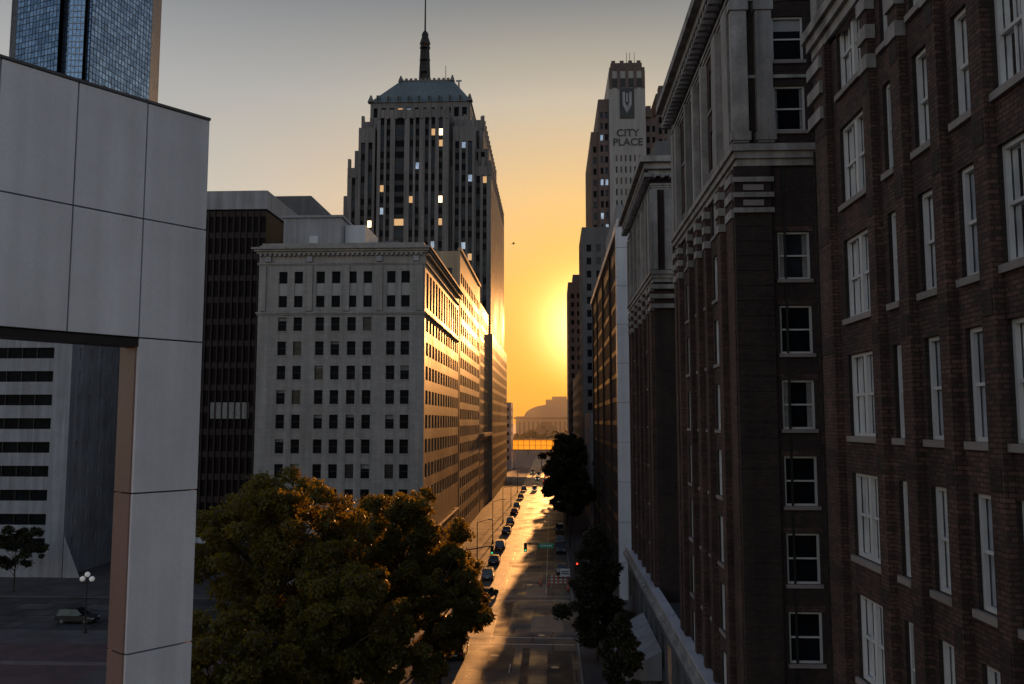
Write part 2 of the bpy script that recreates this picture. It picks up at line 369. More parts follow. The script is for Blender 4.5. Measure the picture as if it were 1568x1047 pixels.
for yy in(60,64,67): pd.box(10,12,yy,yy+1.6,9.6,11,'grey_metal')
pd.build('podium',hotel)
an=MB()
O=[(5.2,66,5.2),(5.2,79,5.2),(8.15,79,6.9),(8.15,66,6.9)]
an.poly(O,'concrete'); an.poly([(5.2,66,4.7),(5.2,66,5.2),(8.15,66,6.9),(8.15,66,4.7)],'concrete'); an.poly([(5.2,66,4.7),(5.2,79,4.7),(5.2,79,5.2),(5.2,66,5.2)],'concrete')
an.poly([(5.2,66,4.7),(8.15,66,4.7),(8.15,79,4.7),(5.2,79,4.7)],'concrete_dk')
for yy in(66.2,72.5,78.8): an.cyl((5.35,yy,.1),(5.35,yy,4.75),.08,.08,'dark_metal')
for yy in np.arange(67.5,79,1.5):   # seams of the canopy covering
    an.poly([(5.2,yy,5.225),(5.2,yy+.06,5.225),(8.15,yy+.06,6.925),(8.15,yy,6.925)],'concrete_dk')
an.build('entrance_canopy',hotel)
# ---------------------------------------------------------------- glass office with white columns (A)
a=MB()
x0=9.3
block(a,x0+.5,30,118,200,0,51,'dark_metal',front=(even(.4,20,10,1.6),zr(np.arange(4,50,3.6),2.9)),left=(even(.5,81.5,34,2.0),zr(np.arange(4,50,3.6),2.9)),glass=[('g_dark',5),('g_mid',3),('g_mirror',.3)],depth=.12)
a.box(x0-.3,x0+1.7,117.4,118.6,0,51.5,'white_col')
for zz in np.arange(5,50,5.4): a.box(x0-.305,x0+1.705,117.395,118.605,zz,zz+.05,'panel_joint')
for yy in(140,160,180,198): a.box(x0+.2,x0+.495,yy,yy+.5,0,51.2,'bronze_rib')
a.box(x0-.1,30,117.2,200.5,51.2,52.3,'white_col')
a.box(x0+1.8,20,117.6,117.95,46.5,51.1,'white_col')
a.box(x0+.4,16.5,124,150,51.3,56,'concrete')
for xx in(10.6,12.1,13.6): a.box(xx,xx+.1,123.95,124,52.6,56,'panel_joint')
a.build('glass_office_building')
a=MB()
block(a,8.6,24,236,262,0,78.5,'concrete_dk',front=(even(.6,14,5,1.3),zr(np.arange(6,76,3.7),2.0)),left=(even(1,25,8,1.4),zr(np.arange(6,76,3.7),2.0)))
a.build('brick_office_building')
a=MB()
block(a,6.9,26,352,385,0,82,'city_brick',front=(even(.6,18,7,1.3),zr(np.arange(6,80,3.7),2.0)),left=(even(1,32,10,1.4),zr(np.arange(6,80,3.7),2.0)))
a.box(9,20,356,380,82,86,'concrete_dk')
a.build('corner_office_building')
a=MB()
block(a,8.6,26,264,350,0,40,'city_brick',left=(even(1,85,26,1.6),zr(np.arange(6,38,3.8),2.1)),front=(even(1,16,5,1.3),zr(np.arange(6,38,3.8),2.)))
block(a,8.9,26,202,234,0,26,'concrete',left=(even(1,31,10,1.6),zr(np.arange(6,24,3.8),2.1)),front=(even(1,16,5,1.3),zr(np.arange(6,24,3.8),2.)))
a.build('low_office_row')
# ---------------------------------------------------------------- city tower with sign
ct=empty('art_deco_tower')
a=MB(); F=254.
rz=lambda lo,hi:zr(np.arange(lo,hi,3.5),2.0)
block(a,12.4,14.6,F+2,300,0,113,'city_brick',front=(even(.2,2,1,1.),rz(6,111)),left=(even(1,43,12,1.3),rz(6,111)),glass=[('g_dark',4),('g_mid',3)])
block(a,14.6,17.9,F+1,300,0,123.,'city_brick',front=(even(.3,3.2,2,.85),rz(6,120)),left=(even(1,44,12,1.3),rz(100,120)),glass=[('g_dark',4),('g_mid',3),('g_mirror',2)])
block(a,17.9,29,F,296,0,131.5,'city_white',front=(even(1.4,9.8,6,.55),rz(6,106)),glass=[('g_mid',3),('city_brick',3)],depth=.15)
for x in(17.9,20.4,22.9,25.4,27.9): a.box(x+.1,x+1.0,F-.25,F-.01,126,132.6,'city_brick')
a.box(18.4,28.4,F-.12,F-.01,126.3,129.2,'tower_dark')
a.box(18.6,28.2,F+1,F+30,131,134.6,'city_brick')
for x in(18.8,21.4,24.,26.6): a.box(x,x+1.2,F+.7,F+1,131.6,135.2,'city_brick')
a.box(21.2,25.6,F-.3,F-.01,116.5,126,'black')
for q in([(22.0,124.8),(22.8,124.8),(22.8,121.4),(23.4,120.2),(24.0,121.4),(24.0,124.8),(24.8,124.8),(24.8,120.8),(23.4,118.0),(22.0,120.8)],):
    # shield-like emblem made of convex pieces
    y_=F-.33
    a.poly([(22.0,y_,124.8),(22.0,y_,120.8),(22.8,y_,121.4),(22.8,y_,124.8)],'concrete'); a.poly([(24.0,y_,124.8),(24.0,y_,121.4),(24.8,y_,120.8),(24.8,y_,124.8)],'concrete')
    a.poly([(22.0,y_,120.8),(23.4,y_,118.0),(23.4,y_,120.2),(22.8,y_,121.4)],'concrete'); a.poly([(23.4,y_,118.0),(24.8,y_,120.8),(24.0,y_,121.4),(23.4,y_,120.2)],'concrete')
    a.box(23.15,23.65,F-.36,F-.34,121.6,124.4,'concrete')
block(a,29,33,F+4,296,0,118,'city_brick',front=(even(.3,3.8,2,.9),rz(6,116)))
a.box(29.5,31,F+3,F+10,118,121.5,'city_brick')
block(a,33.,40.5,F+6,296,0,126.5,'city_brick',front=(even(.4,7.2,4,.9),rz(6,124)))
a.box(34,35.5,F+7,F+10,126.5,129.5,'city_brick'); a.box(37,38.5,F+7,F+10,126.5,128.5,'city_brick')
for x in(24.2,25.2,26.6): a.cyl((x,F+8,134),(x,F+8,141),.14,.07,'dark_metal',6)
a.build('tower_body',ct)
def text(s,loc,size,par,mat,name,rot=(rad(90),0,0),ext=.05):
    c=bpy.data.curves.new(name,'FONT'); c.body=s; c.size=size; c.align_x='CENTER'; c.extrude=ext; c.offset=.03
    c.materials.append(MATS[mat]); o=bpy.data.objects.new(name,c); S.collection.objects.link(o); o.location=loc; o.rotation_euler=rot; o.parent=par
text('CITY',(23.5,F-.15,110.9),3.2,ct,'black','sign_upper_line'); text('PLACE',(23.5,F-.15,108.0),3.2,ct,'black','sign_lower_line')
# ---------------------------------------------------------------- limestone building E
e=MB(); EX=-19.2; EL=-44.9
offs=[-22.2,-24.4,-28.,-30.4,-32.9,-35.3,-38.7,-41.1]
cols=[(x-EL-.66,x-EL+.66) for x in offs]
rows=zr([38.8-3.7*k for k in range(9)],2.1)
EG=[('g_dark',9),('g_mid',1)]
e.facade((EL,127),(1,0),EX-EL,0,40.4,cols,rows,.4,'limestone',EG)
e.facade((EL,127),(1,0),EX-EL,40.4,51,cols,[(41.4,43.0),(43.0,45.0),(45.1,46.9)],.4,'limestone',[('g_dark',1)],strip='limestone')
for c0,c1 in cols: e.lbox(V(EL,127,0),V(1,0,0),V(0,-1,0),c0,c1,43.2,45.1,-.38,-.2,'blind')
for c0,c1 in cols:
    for b0,b1 in rows:
        e.lbox(V(EL,127,0),V(1,0,0),V(0,-1,0),c0,c1,(b0+b1)/2-.04,(b0+b1)/2+.04,-.34,-.28,'tower_dark')
        if random.random()<.25: e.lbox(V(EL,127,0),V(1,0,0),V(0,-1,0),c0,c1,b1-random.uniform(.3,.9),b1,-.395,-.38,'curtain')
        e.lbox(V(EL,127,0),V(1,0,0),V(0,-1,0),c0-.1,c1+.1,b0-.18,b0-.004,-.1,.1,'limestone')
sc=even(.8,46.2,13,2.5)
e.facade((EX,127),(0,1),47,6,40.4,sc,rows[:8]+[],.14,'limestone_sunlit',[('g_gold',3),('g_mid',2)])
e.facade((EX,127),(0,1),47,40.4,51,sc,[(41.4,46.9)],.14,'limestone_sunlit',[('g_gold',3),('g_mid',3)])
e.facade((EX,127),(0,1),47,0,6,even(.8,46.2,10,3.4),[(.4,4.6)],.5,'limestone_sunlit',[('g_dark',3),('g_mid',1),('lit_dim',.5)])
e.poly([(EL,174,0),(EL,127,0),(EL,127,51),(EL,174,51)],'limestone'); e.poly([(EX,174,0),(EL,174,0),(EL,174,51),(EX,174,51)],'limestone')
e.poly([(EL,127,50.2),(EX,127,50.2),(EX,174,50.2),(EL,174,50.2)],'roof')
def ring(mb,x0,x1,y0,y1,z,h,out,m,n=2):
    for i in range(n):
        o=out*(i+1)/n; t=.5
        a0,a1,b0,b1=x0-o,x1+o,y0-o,y1+o; zz=z+h*i/n; z2=z+h*(i+1)/n
        mb.box(a0,a1,b0,y0+t-.003*i,zz,z2,m); mb.box(x1-t+.003*i,a1,y0+t,b1,zz,z2,m); mb.box(a0,x0+t-.003*i,y0+t,b1,zz,z2,m)
ring(e,EL,EX,127,174,40.2,.45,.3,'limestone'); ring(e,EL,EX,127,174,47.9,.35,.25,'limestone'); ring(e,EL,EX,127,174,49.7,.9,1.0,'limestone',3)
e.box(EL+.3,EX-.3,127.3,128,50.6,51.4,'limestone'); e.box(EX-.9,EX-.3,128,173,50.6,51.4,'limestone')
ring(e,EL,EX,127,174,6.2,.5,.35,'limestone_sunlit')
for x in[EL+.3,-37.4,-31.7,-26.6,EX-1.2]:
    e.box(x,x+.9,126.72,126.998,40.8,47.8,'limestone')
for x in[-37.0,-26.2,-43.4,-20.6]: e.box(x-.45,x+.45,126.6,126.9,48.4,49.2,'concrete')
for x in np.arange(EL+.2,EX-.2,.75): e.box(x,x+.35,126.35,126.95,49.3,49.65,'limestone')
for y in np.arange(127.3,174,.75): e.box(EX+.05,EX+.65,y,y+.35,49.3,49.65,'limestone_sunlit')
e.box(-43.5,-34,134,148,50.3,57,'concrete'); e.box(-43.8,-33.7,133.7,148.3,57,57.4,'concrete')
e.box(-39.2,-37.8,133.9,133.999,51.5,54,'white_col'); e.box(-33.9,-30.5,136,146,50.3,56.2,'white_col')
e.frustum((-33,-26,150,160),(-31,-28,152,158),50.3,57,'concrete_dk')
for x in(-42,-35.5,-29,-25): e.cyl((x,140,50),(x,140,52.3),.5,.5,'grey_metal',8)
e.build('limestone_office_building')
f=MB()
block(f,-40,EX,176,225,0,59.8,'limestone_sunlit',right=(even(.8,48,11,3.1),zr(np.arange(4,58,3.6),2.2)),front=(even(1,20,6,1.4),zr(np.arange(30,58,3.6),2.2)),glass=[('g_gold',3),('g_mid',3),('g_dark',2)],depth=.14)
f.box(EX-.5,EX+.3,175.8,225.2,59.9,60.6,'limestone_sunlit')
f.build('bank_office_building')
f=MB()
block(f,-40,EX,227,259,0,56,'limestone_sunlit',right=(even(.8,31,14,1.5),zr(np.arange(4,54,3.4),2.5)),front=None,glass=[('g_gold',5),('g_mid',2)],depth=.14)
f.box(EX+.002,EX+1.2,227,259,20,20.9,'limestone_sunlit')
f.build('glass_bank_annex')
# ---------------------------------------------------------------- landmark tower
lt=empty('art_deco_skyscraper')
t=MB(); TG=[('g_dark',60),('g_mid',22),('g_mirror',3),('lit_dim',4.),('lit_warm',2.)]
def tz(lo,hi): return zr(np.arange(lo,hi,3.6),2.1)
kw=dict(glass=TG,depth=.5,strip='tower_dark')
block(t,-64.9,-18.9,262,335,0,104.6,'tower_stone',front=(pairs(.6,45.4,9,1.2,.9),tz(50,102)),right=(even(1,72,24,1.3),tz(20,102)),**kw)
block(t,-66.5,-60,264,335,0,96,'tower_stone',front=(even(.4,6,2,1.2),tz(50,94)),**kw)
block(t,-61.8,-21.8,267,330,104.,121.5,'tower_stone',front=(pairs(.6,39.4,8,1.2,.9),tz(106,119)),right=(even(1,62,20,1.3),tz(106,118)),**kw)
block(t,-63.6,-20.,266,331,104.,111.5,'tower_stone',front=(pairs(.6,43,9,1.2,.9),tz(106,110)),**kw)
block(t,-54.6,-32.,258,270,0,122,'tower_stone',front=([(1,2.2),(2.9,4.1),(5.6,8.6),(10.2,11.4),(12.1,13.3),(15.1,16.3),(17.1,18.3),(19.5,20.7)],tz(50,120)),right=(even(1,11,3,1.3),tz(50,119)),**kw)
block(t,-61,-55.7,260,268,0,117,'tower_stone',front=(even(.3,5.,2,1.3),tz(50,114)),**kw)
block(t,-30.9,-24,260,268,0,117,'tower_stone',front=(even(.3,6.5,3,1.3),tz(50,114)),**kw)
t.box(-55.69,-54.61,262.2,266,0,119,'black'); t.box(-31.99,-30.91,262.2,266,0,119,'black')
def pins(x0,x1,y,z,n,h=1.8,w=.9):
    for i in range(n):
        x=x0+(x1-x0)*i/(n-1); t.box(x-w/2,x+w/2,y-.2,y+w,z-3.,z+h*(1 if i%3 else 1.6),'tower_stone')
pins(-64.3,-54,261.9,104.6,5); pins(-28,-19.4,261.9,104.6,5); pins(-61.3,-22.3,266.9,121.5,15,1.2)
pins(-54.1,-32.5,257.9,122,9,.9)
for y in np.arange(264,334,5): t.box(-19.6,-18.7,y,y+.9,101,106.4,'tower_stone')
for y in np.arange(268,330,5): t.box(-22.4,-21.6,y,y+.9,118,123.4,'tower_stone')
block(t,-59.6,-26.4,270,322,121.,129,'tower_stone',front=(even(.6,32.6,12,1.6),[(124.0,127.2)]),right=(even(1,50,14,1.6),[(124,127.2)]),glass=TG,depth=.4)
t.frustum((-59.9,-26.,269.6,322),(-51.6,-33.4,280,312),129,140.4,'copper_roof')
for x in np.arange(-57,-27,3.4):
    t.box(x-.55,x+.55,269.5,274.5,129,131.4,'copper_roof'); t.box(x-.35,x+.35,269.45,269.5,129.2,131.0,'black')
for x in np.arange(-51.5,-33.6,1.6): t.box(x,x+.9,279.7,280.3,140.2,141.3,'tower_stone')
t.box(-51.6,-33.4,280,280.6,139.8,140.8,'tower_stone')
for x in(-59.4,-26.6): t.frustum((x-1,x+1,269,271),(x-.2,x+.2,269.8,270.2),129,131.6,'tower_stone')
for x in(-51.4,-33.6): t.frustum((x-.8,x+.8,279.4,281),(x-.2,x+.2,280,280.4),140.2,142.4,'tower_stone')
cx,cy=-44.7,290.
t.frustum((cx-3,cx+3,cy-3,cy+3),(cx-1.9,cx+1.9,cy-1.9,cy+1.9),140,144,'tower_dark')
for dx in(-1,1):
    for dy in(-1,1): t.cyl((cx+dx*1.5,cy+dy*1.5,144),(cx+dx*1.1,cy+dy*1.1,158),.42,.3,'tower_dark',6)
t.cyl((cx,cy,144),(cx,cy,157),.9,.7,'tower_dark',8)
for z in(147.5,152,156.5,158): t.cyl((cx,cy,z),(cx,cy,z+.6),1.9,1.9,'tower_dark',8)
t.cyl((cx,cy,158.5),(cx,cy,163),1.9,.5,'tower_dark',8); t.ball((cx,cy,161.5),1.3,'tower_dark',8)
t.cyl((cx,cy,162),(cx,cy,190),.35,.14,'tower_dark',6)
t.cyl((-37.2,290,140),(-37.2,290,150),.16,.1,'dark_metal',6); t.cyl((-32.5,290,140),(-32.5,290,144.5),.4,.3,'grey_metal',6)
t.box(-33.5,-31.5,289.8,290,144,144.6,'grey_metal')
t.build('tower_body',lt)
b=MB()
block(b,-30,-18.3,261.2,345,0,51,'limestone_sunlit',right=(even(1,82,26,1.6),zr(np.arange(4,49,3.5),2.4)),glass=[('g_gold',4),('g_mid',2)],depth=.14)
b.build('tower_base',lt)
# ---------------------------------------------------------------- dark ribbed building, blocks behind
d=MB()
d.box(-64,-48.5,140,165,0,60,'g_brown')
x=-64.
while x<-48.6: d.box(x,x+.22,139.6,139.99,4,59.8,'bronze_rib'); x+=1.1
for z in np.arange(7,59,3.7): d.box(-64,-48.5,139.85,139.98,z,z+1.0,'bronze_rib')
d.box(-57,-50.5,139.72,139.975,24.5,27.2,'curtain')
d.box(-64.3,-48.2,139.4,165.3,60,63.2,'concrete')
d.box(-64,-48.3,139.2,139.99,0,4,'concrete_dk')
d.box(-64,-47,136,140.0,4.6,6.2,'white_col')
for x in(-62,-58,-54,-50): d.box(x,x+.6,136.2,136.8,0,4.6,'concrete')
d.build('dark_glass_building')
d=MB(); d.box(-66,-49.5,168,185,0,70,'concrete_dk')
d.frustum((-49.5,-42,168,185),(-49.5,-49,168,185),60,70,'concrete_dk'); d.box(-49.5,-42,168,185,0,60,'concrete_dk')
d.build('concrete_office_building')
d=MB()
block(d,-105,-75.5,130,150,0,46,'concrete',front=([(1,26.6)],zr(np.arange(5.2,45,3.7),1.7)),right=(even(1,14,4,.7),zr(np.arange(5.2,45,3.7),1.9)),depth=.5,glass=[('g_dark',1)])
d.poly([(-75.3,129.9,0),(-72.5,129.9,0),(-75.3,129.9,6.5)],'concrete'); 
for x in np.arange(-103,-79.,2.4):
    for z in np.arange(5.2,45,3.7): d.box(x,x+.12,130.3,130.49,z-.84,z+.84,'dark_metal')
d.build('concrete_slot_window_building')
d=MB(); block(d,-140,-78,165,185,0,30,'concrete_dk',front=(even(1,60,20,1.6),zr(np.arange(5,28,3.7),2.)),right=None); d.build('parking_garage')
d=MB(); block(d,-135,-70,192,230,0,64,'concrete_dk',front=(even(1,64,20,1.6),zr(np.arange(5,62,3.7),2.)),right=(even(1,37,10,1.6),zr(np.arange(5,62,3.7),2.))); d.build('unseen_sun_blocker')  # unseen block added to keep the sun off the slot-window building
# ---------------------------------------------------------------- blue glass tower
gt=MB(); pts=[(-188,276),(-176.5,262),(-158,255.5),(-147.5,256),(-142.6,286),(-152,312),(-180,312)]
for i in range(len(pts)):
    p,q=V(*pts[i]),V(*pts[(i+1)%len(pts)]); W=np.linalg.norm(q-p); u=(q-p)/W
    if i>4: gt.poly([(*p,0),(*q,0),(*q,240),(*p,240)],'g_blue2'); continue
    dk=i==2
    if dk:
        nrm=V(u[1],-u[0]); 
        for (a0,a1,m) in((0,2.6,'g_blue2'),(2.6,7.6,'g_blue'),(7.6,W,'g_blue2')):
            pa=p+u*a0-nrm*(2.5 if m=='g_blue2' else 1.); pb=p+u*a1-nrm*(2.5 if m=='g_blue2' else 1.)
            gt.facade(tuple(pa),tuple(u),a1-a0,60,240,even(0,a1-a0,2 if a1-a0<4 else 4,1.05),zr(np.arange(61,238,2.05),1.75),.08,'dark_metal' if m=='g_blue2' else 'grey_metal',[(m,1)])
    else:
        gt.facade(tuple(p),tuple(u),W,60,240,even(0,W,max(2,int(W/1.5)),1.36 if W>10 else 1.2),zr(np.arange(61,238,2.05),1.85),.06,'dark_metal',[('g_blue',3),('g_blue2',3)])
        gt.poly([(*p,0),(*q,0),(*q,60),(*p,60)],'g_blue2')
gt.poly([(*p_,240) for p_ in pts],'roof')
gt.build('glass_skyscraper')
# ---------------------------------------------------------------- foreground panel-clad frame (left)
pc=empty('panel_clad_building')
pm=MB()
A=V(-8.4,20.,0); dirv=V(-.617,-.787,0)
pts=[A]; ang=math.atan2(dirv[1],dirv[0]); wp=1.57
dirs=[]
for i in range(6):
    d_=V(math.cos(ang),math.sin(ang),0); dirs.append(d_); pts.append(pts[-1]+d_*wp); ang+=rad(1.6)
gap=.018
def panel(i,z0,z1,th=.10):
    u=-dirs[i]; O=pts[i+1]; n_=np.cross(u,Z)
    pm.lbox(O,u,n_,gap,wp-gap,z0+gap,z1-gap,-th,random.uniform(-.008,.008),'panel')
    return u,O,n_
for i in range(6):
    for z0,z1 in((25.9,28.65),(28.65,31.4)):
        u,O_,n_=panel(i,z0,z1)
    pm.lbox(O_,u,n_,0,wp,25.9,31.4,-.55,-.11,'panel_joint')
    pm.lbox(O_,u,n_,-.0,wp,31.4,31.46,-.6,.03,'concrete_dk')
    pm.lbox(O_,u,n_,0,wp,25.7,25.88,-.6,-.03,'dark_metal')
u=-dirs[0];O_=pts[1];n_=np.cross(u,Z)
pm.lbox(O_,u,n_,.1,wp-.1,0,25.7,-.75,-.12,'panel_joint')
for z0,z1 in((22.4,25.9),(18.9,22.4),(15.4,18.9),(11.9,15.4),(8.4,11.9),(4.9,8.4),(.2,4.9)):
    panel(0,z0,z1)
    pm.lbox(O_,u,n_,-.02,.09,z0+gap,z1-gap,-.85,-.11,'rust_metal')
    pm.lbox(O_,u,n_,wp-.09,wp+.0,z0+gap,z1-gap,-.85,-.11,'panel')
pm.build('panel_frame',pc)
pm=MB()
u=-dirs[3]; n_=np.cross(u,Z)
pm.lbox(pts[4],u,n_,-3,.35,0,25.6,-1.2,-.45,'g_brown')
pm.lbox(pts[4],u,n_,.35,.55,0,25.6,-1.2,-.35,'rust_metal')
for zz in(16.4,19.0,21.6,24.6): pm.lbox(pts[4],u,n_,-3,.75,zz,zz+.14,-1.2,-.25,'rust_metal')
pm.build('brown_window_bay',pc)
# ---------------------------------------------------------------- distant street end
h=MB()
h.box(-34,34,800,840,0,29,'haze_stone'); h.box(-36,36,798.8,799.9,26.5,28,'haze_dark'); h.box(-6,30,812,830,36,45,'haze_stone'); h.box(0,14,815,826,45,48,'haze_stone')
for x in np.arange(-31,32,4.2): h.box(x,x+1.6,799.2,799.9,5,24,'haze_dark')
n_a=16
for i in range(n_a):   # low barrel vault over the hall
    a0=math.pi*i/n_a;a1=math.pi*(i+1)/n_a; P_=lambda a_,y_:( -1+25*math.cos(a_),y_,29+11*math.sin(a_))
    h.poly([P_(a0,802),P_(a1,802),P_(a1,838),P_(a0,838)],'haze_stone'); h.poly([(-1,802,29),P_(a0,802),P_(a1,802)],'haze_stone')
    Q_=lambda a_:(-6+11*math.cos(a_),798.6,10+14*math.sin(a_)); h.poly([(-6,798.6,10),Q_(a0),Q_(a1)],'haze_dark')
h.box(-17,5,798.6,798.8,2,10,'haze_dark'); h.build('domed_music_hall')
h=MB(); block(h,-30,-20.5,425,448,0,33.5,'concrete',front=(even(.5,9,3,2.),zr(np.arange(6,31,4),1.8)),right=(even(1,22,6,2.),zr(np.arange(6,31,4),1.8))); h.build('white_office_building')
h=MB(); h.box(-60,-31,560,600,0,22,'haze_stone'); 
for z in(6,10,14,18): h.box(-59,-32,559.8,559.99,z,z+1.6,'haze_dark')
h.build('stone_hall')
h=MB(); h.box(-21,9,448,452,9,9.5,'haze_dark'); h.box(-21,9,448,452,14.4,14.8,'haze_dark'); h.poly([(-21,450,9.5),(9,450,9.5),(9,450,14.4),(-21,450,14.4)],'amber_panel')
for x in np.arange(-21,9,3.): h.box(x,x+.3,447.9,448.35,9.5,14.4,'haze_dark')
h.box(-21,9,447.9,448.2,11.6,11.8,'haze_dark')
for x in(-20,-6,7.5): h.box(x,x+.7,449,451,0,9,'concrete')
h.build('pedestrian_skybridge')
hz_=MB(); hz_.box(-160,160,342,1000,-.04,170,'black'); ho=hz_.build('haze')
hm=bpy.data.materials.new('haze_air'); hm.use_nodes=True; ht=hm.node_tree; ht.nodes.remove(ht.nodes['Principled BSDF'])
vsn=ht.nodes.new('ShaderNodeVolumeScatter'); vsn.inputs['Color'].default_value=(1,.88,.7,1); vsn.inputs['Density'].default_value=.00017; vsn.inputs['Anisotropy'].default_value=.6
ht.links.new(vsn.outputs[0],ht.nodes['Material Output'].inputs['Volume']); ho.data.materials.clear(); ho.data.materials.append(hm)
# ---------------------------------------------------------------- trees
def tree(name,x,y,ht,rad_,base,nclump,nleaf,size,kind='round',mat='leaf',seed=0,trunkr=.3):
    rs=np.random.RandomState(seed)
    tp=empty(name,(x,y,.13))
    tb=MB()
    top=base+(ht-base)*.55
    tb.cyl((0,0,0),(0.1,0,base*.9),trunkr,trunkr*.75,'bark',8); tb.cyl((.1,0,base*.9),(0,.1,top),trunkr*.75,trunkr*.3,'bark',7)
    cl=[]
    for i in range(nclump):
        if kind=='round':
            d=rs.normal(size=3); d/=np.linalg.norm(d); rr=rs.uniform(.35,1.)**.6
            lump=1+.18*math.sin(3*math.atan2(d[1],d[0])+seed)+.12*math.sin(5*d[2]+seed*2)
            cz=(ht+base)/2; c=np.array([d[0]*rad_*rr*lump,d[1]*rad_*rr*lump,cz+d[2]*(ht-base)/2*rr*.92])
            cr=rs.uniform(.08,.19)*rad_
        else:
            t=rs.uniform(0,1)**.8; z_=base+(ht-base)*t; a_=rs.uniform(0,6.283)
            prof=rad_*(min(1,(t+.12)*4.))*(1-t)**.75*1.15+.15
            rr=rs.uniform(.3,1)*prof*(1+.15*math.sin(a_*3+z_)); c=np.array([math.cos(a_)*rr,math.sin(a_)*rr,z_]); cr=rs.uniform(.2,.36)*rad_*(1-.5*t)
        cl.append((c,cr))
        if i%4==0:
            s0=(0.05,0.05,min(top,max(base*.8,c[2]-rad_*.6))); tb.cyl(s0,tuple(c),trunkr*.28,.03,'bark',5,False)
    tb.build('trunk_and_limbs',tp)
    C_=np.array([c for c,_ in cl]);R_=np.array([r_ for _,r_ in cl])
    w=R_**2; idx=rs.choice(len(cl),nleaf,p=w/w.sum())
    d=rs.normal(size=(nleaf,3)); d/=np.linalg.norm(d,axis=1)[:,None]
    rr=rs.uniform(.2,1,nleaf)**.5*rs.uniform(.8,1.35,nleaf)
    pos=C_[idx]+d*(R_[idx]*rr)[:,None]*np.array([1,1,.75])
    nrm=d*.6+rs.normal(size=(nleaf,3))*.6+np.array([0,0,.4]); nrm/=np.linalg.norm(nrm,axis=1)[:,None]
    t1=np.cross(nrm,rs.normal(size=(nleaf,3))); t1/=np.linalg.norm(t1,axis=1)[:,None]; t2=np.cross(nrm,t1)
    sz=(size*rs.uniform(.6,1.3,nleaf))[:,None]
    v=np.stack([pos-t1*sz,pos+t2*sz*.55+nrm*sz*.15,pos+t1*sz,pos-t2*sz*.55+nrm*sz*.15],1).reshape(-1,3)
    me=bpy.data.meshes.new('crown'); me.vertices.add(nleaf*4); me.vertices.foreach_set('co',v.ravel())
    me.loops.add(nleaf*4); me.loops.foreach_set('vertex_index',np.arange(nleaf*4,dtype=np.int32))
    me.polygons.add(nleaf); me.polygons.foreach_set('loop_start',np.arange(0,nleaf*4,4,dtype=np.int32)); me.polygons.foreach_set('loop_total',np.full(nleaf,4,dtype=np.int32))
    me.materials.append(MATS[mat]); me.update(calc_edges=True); me.validate()
    o=bpy.data.objects.new('crown',me); S.collection.objects.link(o); o.parent=tp
tree('oak_tree',-22.2,70,20.6,6.8,4.5,230,62000,.18,seed=3,trunkr=.45)
tree('oak_tree',-14.4,82,18.6,5.9,4.,190,52000,.19,seed=8,trunkr=.4)
tree('oak_tree',-15.6,62,14.4,5.2,3.5,140,42000,.17,seed=9,trunkr=.4)
tree('oak_tree',-10.2,77,12.8,4.8,3.,130,36000,.18,seed=11,trunkr=.3)
tree('oak_tree',-21.5,56,11.5,5.2,2.5,120,36000,.17,seed=12,trunkr=.3)
tree('oak_tree',-12.6,64,9.5,4.0,2.,90,26000,.17,seed=14,trunkr=.25)
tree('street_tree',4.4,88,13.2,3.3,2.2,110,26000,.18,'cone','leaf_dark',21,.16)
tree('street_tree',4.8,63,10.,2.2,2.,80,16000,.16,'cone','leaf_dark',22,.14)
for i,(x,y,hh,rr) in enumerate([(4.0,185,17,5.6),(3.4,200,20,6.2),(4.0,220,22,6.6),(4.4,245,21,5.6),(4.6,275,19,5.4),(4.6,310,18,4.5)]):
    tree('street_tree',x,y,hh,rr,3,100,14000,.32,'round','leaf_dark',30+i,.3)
for i,(x,y,hh,rr) in enumerate([(-46,122,8,3.5),(-58,121,9,3.5),(-76,119,10,4)]):
    tree('street_tree',x,y,hh,rr,2,60,8000,.2,'round','leaf_dark',50+i,.14)
for i,(x,y,hh,rr) in enumerate([(-18,640,18,10),(-4,660,22,11),(10,640,18,10),(-30,650,14,9)]):
    tree('park_tree',x,y,hh,rr,2,40,5000,.7,'round','leaf_dark',80+i,.4)
